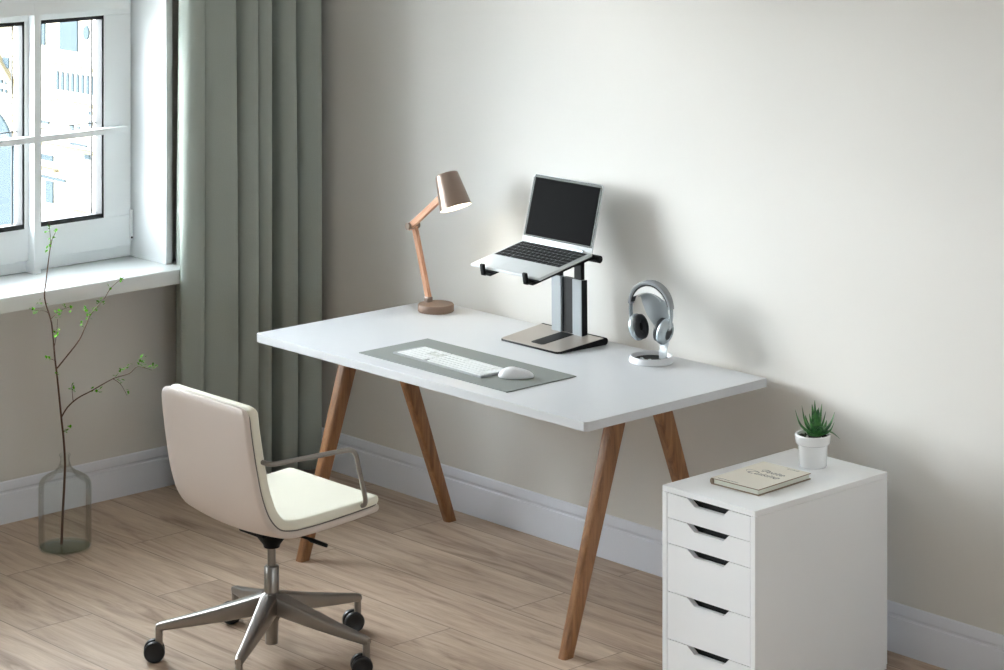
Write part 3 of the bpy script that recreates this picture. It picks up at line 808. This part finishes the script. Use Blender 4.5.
# ------------------------------------------------------------------ potted succulent
def pot():
    px, py = 2.836, -.240
    root = thing('potted_succulent', 'small spiky green succulent in a white ceramic pot behind the book', 'plant', (px, py, .5856))
    b = BM(); lathe(b, [(0, 0), (.039, 0), (.0410, .003), (.0440, .066), (.0455, .067), (.0505, .069), (.053, .073), (.0535, .094), (.0515, .097), (.0475, .0965), (.046, .088), (0, .086)], 56)
    obj('pot', b, M['ceramic'], root, 35)
    b = BM(); lathe(b, [(0, .0905), (.0455, .0885)], 32); 
    for k in range(45):
        a = random.random()*2*PI; r = .043*math.sqrt(random.random())
        bb = bmesh.new(); bmesh.ops.create_icosphere(bb, subdivisions=1, radius=random.uniform(.0025, .0045)); merge(bm=b, b=bb, mi=1 if random.random() < .35 else 0, mtx=Matrix.Translation((r*math.cos(a), r*math.sin(a), .0905)) @ Matrix.Scale(.7, 4, (0, 0, 1)))
    g = obj('gravel', b, [M['soil'], M['pebble']], root); g['kind'] = 'stuff'
    # screen-right on the ground is direction e, depth direction f
    e = Vector((.679, .734, 0)); f = Vector((-.734, .679, 0))
    def leaf(dx, dz, dep, w=.0085, curve=.5):
        dx *= 1.03; dz *= 1.05; w *= 1.5
        tip = e*dx+f*dep+Vector((0, 0, dz)); base = e*dx*.06+f*dep*.06
        mid = (base+tip)*.5+e*dx*(.22*curve)+f*dep*(.2*curve)-Vector((0, 0, abs(dz)*.16*curve))
        if dz < .02: mid = base+(tip-base)*.5+Vector((0, 0, .018))
        path = smooth_path([base, mid, tip], 8); b = BM(); n = 8; loops = []
        T, N = frames(path)
        side = Vector((0, 0, 1)).cross(tip-base)
        side = side.normalized() if side.length > 1e-4 else Vector((.679, .734, 0))
        for i, p in enumerate(path):
            s = i/(len(path)-1); ww = w*(.75+.5*math.sin(PI*min(1, s*1.3))*.5)*(1-s**1.8)+.0004; t = T[i]; n_ = t.cross(side).normalized()
            loops.append([p+side*(ww*math.cos(2*PI*k/8))+n_*(ww*.38*math.sin(2*PI*k/8)) for k in range(8)])
        loft(b, loops); obj('leaf', b, M['succ'], root, 60, loc=(.0068, .0073, .091))
    for a in [(-.062, .076, 0, .0085, .8), (-.040, .082, .02, .0075, .8), (-.022, .066, -.012, .0085, .3), (-.010, .085, .02, .008, .1), (-.004, .100, .004, .0085, .05), (.002, .078, -.010, .010, .05),
              (.018, .088, .012, .0075, .3), (.028, .072, -.004, .0085, .4), (.056, .064, .015, .0078, .7), (.052, .040, -.006, .008, .9), (.070, -.010, 0, .0075, .5), (.010, .060, -.018, .010, .2), (-.006, .055, -.022, .0105, .2),
              (-.030, .022, -.022, .008, .9), (.020, .018, -.030, .009, .9), (-.028, .050, .035, .008, .7), (.012, .070, .040, .008, .5), (.035, .035, .036, .008, .8)]: leaf(*a)
pot()

# ------------------------------------------------------------------ glass bottle vase with a budding branch
VX, VY = .377, -1.275
def vase():
    prof = [(0, 0), (.078, 0), (.086, .003), (.090, .009), (.0905, .02), (.0905, .212), (.0885, .226), (.081, .239), (.062, .252), (.040, .263), (.025, .277), (.0185, .291), (.0165, .302), (.0165, .314), (.0195, .3165), (.0200, .3205), (.0175, .324), (.0140, .3225)]
    inner = [(.0140, .3225), (.0140, .302), (.016, .290), (.0225, .276), (.0385, .2615), (.0605, .2500), (.0785, .2375), (.086, .225), (.088, .212), (.088, .02), (.086, .012), (0, .0115)]
    b = BM(); lathe(b, prof+inner[1:], 72)
    root = thing('bottle_vase', 'large clear glass bottle vase on the floor below the window', 'vase', (VX, VY, 0))
    obj('glass_body', b, M['vglass'], root, 60)
    b = BM(); lathe(b, [(0, .004), (.080, .004), (.085, .010), (.080, .0108), (0, .0108)], 60); obj('thick_base', b, M['vbase'], root, 50)
vase()
def branch():
    root = thing('branch', 'tall thin budding twig with bright green leaves standing in the glass vase', 'branch', (VX, VY, 0))
    e = Vector((.679, .734, 0)); f = Vector((-.734, .679, 0)); s = 290.4
    def P(u, v, dep=0): return e*((u-64.9)/s)+f*dep+Vector((0, 0, (547.6-v)/s*1.006))*1.0
    stems = BM(); leaves = BM()
    def P2(u, v, dep=0):
        # picture offsets turned into heights above the floor at the vase
        q = e*((u-64.9)/s)+f*dep; q.z = (547.6-v)/s/.874*.874+.0; return q
    def stem(pts, r0, r1, n=4):
        path = smooth_path([P2(*p) for p in pts], n); k = len(path)-1
        tube(stems, path, [r0+(r1-r0)*i/k for i in range(k+1)], 7); return path
    main = stem([(61.5, 544, 0), (62.5, 520, 0), (64.5, 480, 0), (65, 462, 0), (63.5, 440, .004), (61, 419, .008), (56.9, 380.6, .012), (54.2, 359, .014), (51.5, 332, .02), (49.3, 319.7, .02), (43.4, 300.6, .025), (44.5, 284, .03), (46.4, 268, .03), (48.2, 254, .03), (50.5, 242, .03)], .0046, .0016)
    stem([(48.2, 254, .03), (49, 243, .03), (48, 229, .028), (47, 216, .025)], .0014, .0007)
    stem([(50.5, 242, .03), (53, 237, .03), (55.4, 232, .035)], .0014, .0007)
    stem([(56.5, 369.5, .013), (65.8, 358, .02), (77.4, 343, .03), (83.7, 329.5, .035), (88.2, 318.8, .04), (95.3, 309.8, .04), (101.6, 302.8, .045), (109, 291, .05), (121.3, 281, .055)], .0026, .0008)
    stem([(61, 418, .008), (67.6, 407.4, 0), (78.3, 397.6, -.01), (92.7, 389.5, -.02), (114.1, 377, -.03), (130.3, 371.6, -.035), (139.2, 364.4, -.04), (153.5, 367, -.05)], .0028, .0008)
    stem([(114.1, 377, -.03), (122.2, 382.4, -.035), (128.5, 393, -.04)], .0012, .0006)
    stem([(73, 401, 0), (71.7, 390, .005), (71.4, 386, .005)], .0012, .0006)
    stem([(49.8, 321, .02), (55, 316, .02), (61.3, 311.6, .025), (70.3, 309, .03)], .0014, .0006)
    stem([(53.3, 350, .015), (56, 336, .01), (57.2, 320, .01)], .0012, .0006)
    stem([(48.5, 316, .02), (44, 312.6, .015), (37, 312, .01), (31.8, 310.7, .01)], .0012, .0006)
    stem([(54.5, 362, .014), (48.5, 359.5, .01)], .001, .0006)
    stem([(62, 434, .006), (65, 430.5, 0), (68.7, 428.5, -.005)], .001, .0006)
    obj('twig', stems, M['bark'], root, 60)
    def lf(u, v, dep, size):
        c = P2(u, v, dep); R = Matrix.Rotation(random.uniform(0, 2*PI), 4, 'Z') @ Matrix.Rotation(random.uniform(-1.2, .6), 4, 'Y'); T = Matrix.Translation(c) @ R
        pts = [(0, 0, 0), (.3, .28, .05), (.65, .30, .06), (1, 0, -.06), (.65, -.30, .06), (.3, -.28, .05)]; mid = [(.33, 0, -.03), (.66, 0, -.02)]
        vs = [leaves.verts.new(T @ (Vector(p)*size)) for p in pts]; mv = [leaves.verts.new(T @ (Vector(p)*size)) for p in mid]
        for q in ((vs[0], vs[1], mv[0]), (vs[1], vs[2], mv[1], mv[0]), (vs[2], vs[3], mv[1]), (vs[0], mv[0], vs[5]), (mv[0], mv[1], vs[4], vs[5]), (mv[1], vs[3], vs[4])): leaves.faces.new(q)
    clusters = [(47, 217, 5), (47.5, 229, 4), (46, 234, 2), (55.4, 232, 6), (52.5, 239, 3), (50, 245, 3), (48, 250, 3), (39.5, 303, 5), (32, 311, 4), (36, 313, 4), (45, 304, 1), (57, 313, 7), (58.5, 318, 6), (65, 309, 3), (70, 309, 4), (56, 332, 3), (55.5, 337, 6),
                (48, 360, 6), (54.5, 375, 4), (82, 326, 4), (86, 315, 8), (88, 319, 4), (84, 311, 3), (94.5, 311, 4), (97, 304, 4), (99, 302, 5), (102, 306, 3), (109, 291, 3), (110, 289, 2), (121, 281, 5), (71.5, 388, 6), (73, 392, 4), (69.5, 391, 2), (92, 391, 4), (98, 391.5, 5), (95, 393, 2),
                (115, 377, 6), (121, 371, 4), (126, 369, 5), (128, 366, 3), (140, 362, 7), (142, 359, 3), (139, 365, 3), (143, 367, 3), (152, 367, 4), (154, 368, 4), (129, 393, 5), (123, 382, 3), (118, 379, 3), (65, 431, 3), (69, 428, 5), (62.5, 434, 1)]
    for u, v, n in clusters:
        for k in range(n): lf(u+random.uniform(-1.5, 1.5), v+random.uniform(-1.5, 1.5), random.uniform(-.01, .03), random.uniform(.009, .0155))
    lv = obj('leaves', leaves, M['leafg'], root, 180)
    lv['kind'] = 'stuff'
branch()

# ------------------------------------------------------------------ street outside, far below and across
def outside():
    root = thing('stone_building', 'sunlit pale stone building with small arches seen outside through the window panes', 'building', (-110, 70, -34))
    T = Matrix.Translation((110, -70, 34))
    b = BM(); box(b, -165, -60, 70, 84, -34, -4); b.transform(T); obj('wall', b, M['stone'], root)
    b = BM(); prism(b, [(69.2, -4), (84.8, -4), (77, 3.0)], -166, -59, 'X'); b.transform(T); obj('roof', b, M['roofb'], root)
    for k in range(8):
        x = -110.3+k*.49; b = BM()
        prism(b, [(x, -14.9), (x+.26, -14.9), (x+.26, -14.1), (x+.21, -13.95), (x+.13, -13.88), (x+.05, -13.95), (x, -14.1)], 69.93, 70.05, 'Y'); b.transform(T); obj('small_arch', b, M['roofb'], root)
    b = BM()
    for z, x0, x1 in ((-13.55, -110.9, -104), (-15.5, -110.9, -104), (-19.35, -114, -110.1), (-11.9, -119, -113.6), (-18.0, -112.4, -104), (-21.3, -108.5, -104)): box(b, x0, x1, 69.7, 70.1, z-.08, z+.08)
    b.transform(T); obj('cornice', b, M['stoned'], root)
    for (x0, x1, z0, z1) in ((-109.9, -108.2, -12.7, -10.5), (-111.9, -111.4, -12.6, -10.6), (-107.5, -107.0, -18.4, -17.9), (-111.3, -110.6, -21.2, -20.0), (-111.9, -110.6, -18.9, -18.6), (-108.9, -108.6, -17.2, -16.7), (-108.3, -108.0, -17.2, -16.7), (-115.7, -115.1, -14.2, -13.6), (-111.9, -111.0, -16.9, -16.75), (-107.1, -106.8, -16.0, -15.8), (-107.1, -106.8, -16.6, -16.3), (-107.1, -106.8, -17.1, -16.8), (-116.0, -115.8, -15.1, -14.9), (-115.5, -115.3, -15.1, -14.9), (-116.0, -115.8, -15.6, -15.4), (-115.5, -115.3, -15.6, -15.4), (-108.9, -107.3, -17.75, -17.65), (-111.9, -109.4, -19.9, -19.75)):
        b = BM(); box(b, x0, x1, 69.9, 70.1, z0, z1); b.transform(T); obj('window', b, M['roofb'], root)
    b = BM(); n = 18; c = (-107.35, -11.6); prism(b, [(c[0]+.28*math.cos(2*PI*k/n), c[1]+.38*math.sin(2*PI*k/n)) for k in range(n)], 69.9, 70.1, 'Y'); b.transform(T); obj('round_window', b, M['roofb'], root)
    b = BM(); pl = [(-117.5, -24), (-114.4, -24), (-114.4, -19.5)]+[(-117.5+3.1*math.cos(a*PI/16), -19.5+3.0*math.sin(a*PI/16)) for a in range(1, 9)]; prism(b, pl, 69.85, 70.05, 'Y'); b.transform(T); obj('arched_doorway', b, M['roofb'], root)
    b = BM(); prism(b, [(-116.8, -13.4), (-113.5, -16.2), (-113.5, -15.7), (-116.8, -12.9)], 69.7, 70.05, 'Y'); b.transform(T); obj('pediment', b, M['stoned'], root)
    b = BM()
    rr = random.Random(3)
    for r in range(34):
        z = -11.2-r*.33
        for k in range(26):
            if rr.random() < .55: continue
            x = -117.6+k*.46+rr.uniform(-.12, .12)
            if -110.5 < x < -106.3 and -15.1 < z < -13.7: continue
            box(b, x, x+rr.uniform(.08, .34), 69.965, 70.02, z, z+rr.uniform(.03, .07))
    b.transform(T); obj('stone_course', b, M['stoned'], root)
    b = BM(); box(b, -400, -.45, -300, 69, -34.5, -34); g = obj('ground', b, M['street']); struct(g)
outside()

# ------------------------------------------------------------------ light
SKY, GLOW, GLOW_P = 16.0, 16.0, 6.0
w = bpy.data.worlds.new('sky'); scene.world = w; w.use_nodes = True; nt = w.node_tree
bg = nt.nodes['Background']; SUN = Vector((-1.86, -1.0, .36)).normalized()
# hazy bright sky: even veil plus a wide glow around the low sun
tc = nt.nodes.new('ShaderNodeTexCoord'); dt = nt.nodes.new('ShaderNodeVectorMath'); dt.operation = 'DOT_PRODUCT'; dt.inputs[1].default_value = SUN
nt.links.new(tc.outputs['Generated'], dt.inputs[0])
def mth(op, a, b=None):
    n = nt.nodes.new('ShaderNodeMath'); n.operation = op
    for i, v in enumerate((a, b)):
        if v is None: continue
        if isinstance(v, (int, float)): n.inputs[i].default_value = v
        else: nt.links.new(v, n.inputs[i])
    return n.outputs[0]
glow = mth('POWER', mth('MAXIMUM', dt.outputs['Value'], 0.0), GLOW_P)
nt.links.new(mth('ADD', mth('MULTIPLY', glow, GLOW), SKY), bg.inputs['Strength'])
bg.inputs['Color'].default_value = (.90, .95, 1.0, 1)
sd = bpy.data.lights.new('sun', 'SUN'); sd.energy = 2.3; sd.angle = math.radians(15); sd.color = (1, .985, .955)
so = bpy.data.objects.new('sun', sd); COL.objects.link(so); so.location = (-6, -4, 5)
so.rotation_euler = Vector((-1.86, -1.0, .36)).to_track_quat('Z', 'Y').to_euler()
for i, (a, b_, z0, z1) in enumerate(WINS):
    ld = bpy.data.lights.new('window_portal', 'AREA'); ld.shape = 'RECTANGLE'; ld.size = z1-z0; ld.size_y = b_-a; ld.energy = 1
    ld.cycles.is_portal = True
    lo = bpy.data.objects.new('window_portal', ld); COL.objects.link(lo); lo.location = (-.33, (a+b_)/2, (z0+z1)/2); lo.rotation_euler = (0, -PI/2, 0)

ld = bpy.data.lights.new('window_portal', 'AREA'); ld.shape = 'RECTANGLE'; ld.size = RW[3]-RW[2]; ld.size_y = RW[1]-RW[0]; ld.energy = 1; ld.cycles.is_portal = True
lo = bpy.data.objects.new('window_portal', ld); COL.objects.link(lo); lo.location = (W1+.31, (RW[0]+RW[1])/2, (RW[2]+RW[3])/2); lo.rotation_euler = (0, PI/2, 0)

# ------------------------------------------------------------------ camera
cd = bpy.data.cameras.new('camera'); cam = bpy.data.objects.new('camera', cd); COL.objects.link(cam); scene.camera = cam
cam.location = (7.7716, -6.0714, 2.6777); cam.rotation_euler = (PI/2, 0, math.radians(47.2413))
cd.sensor_width = 36; cd.lens = 2533.17*36/1004; cd.shift_y = -(335+232.98)/1004; cd.clip_end = 500; cd.clip_start = .05

scene.view_settings.view_transform = 'Standard'; scene.view_settings.look = 'None'; scene.view_settings.gamma = 1
scene.view_settings.use_curve_mapping = False; scene.view_settings.exposure = 0.74
scene.cycles.max_bounces = 10; scene.cycles.diffuse_bounces = 6; scene.cycles.transparent_max_bounces = 24
scene.cycles.sample_clamp_indirect = 6
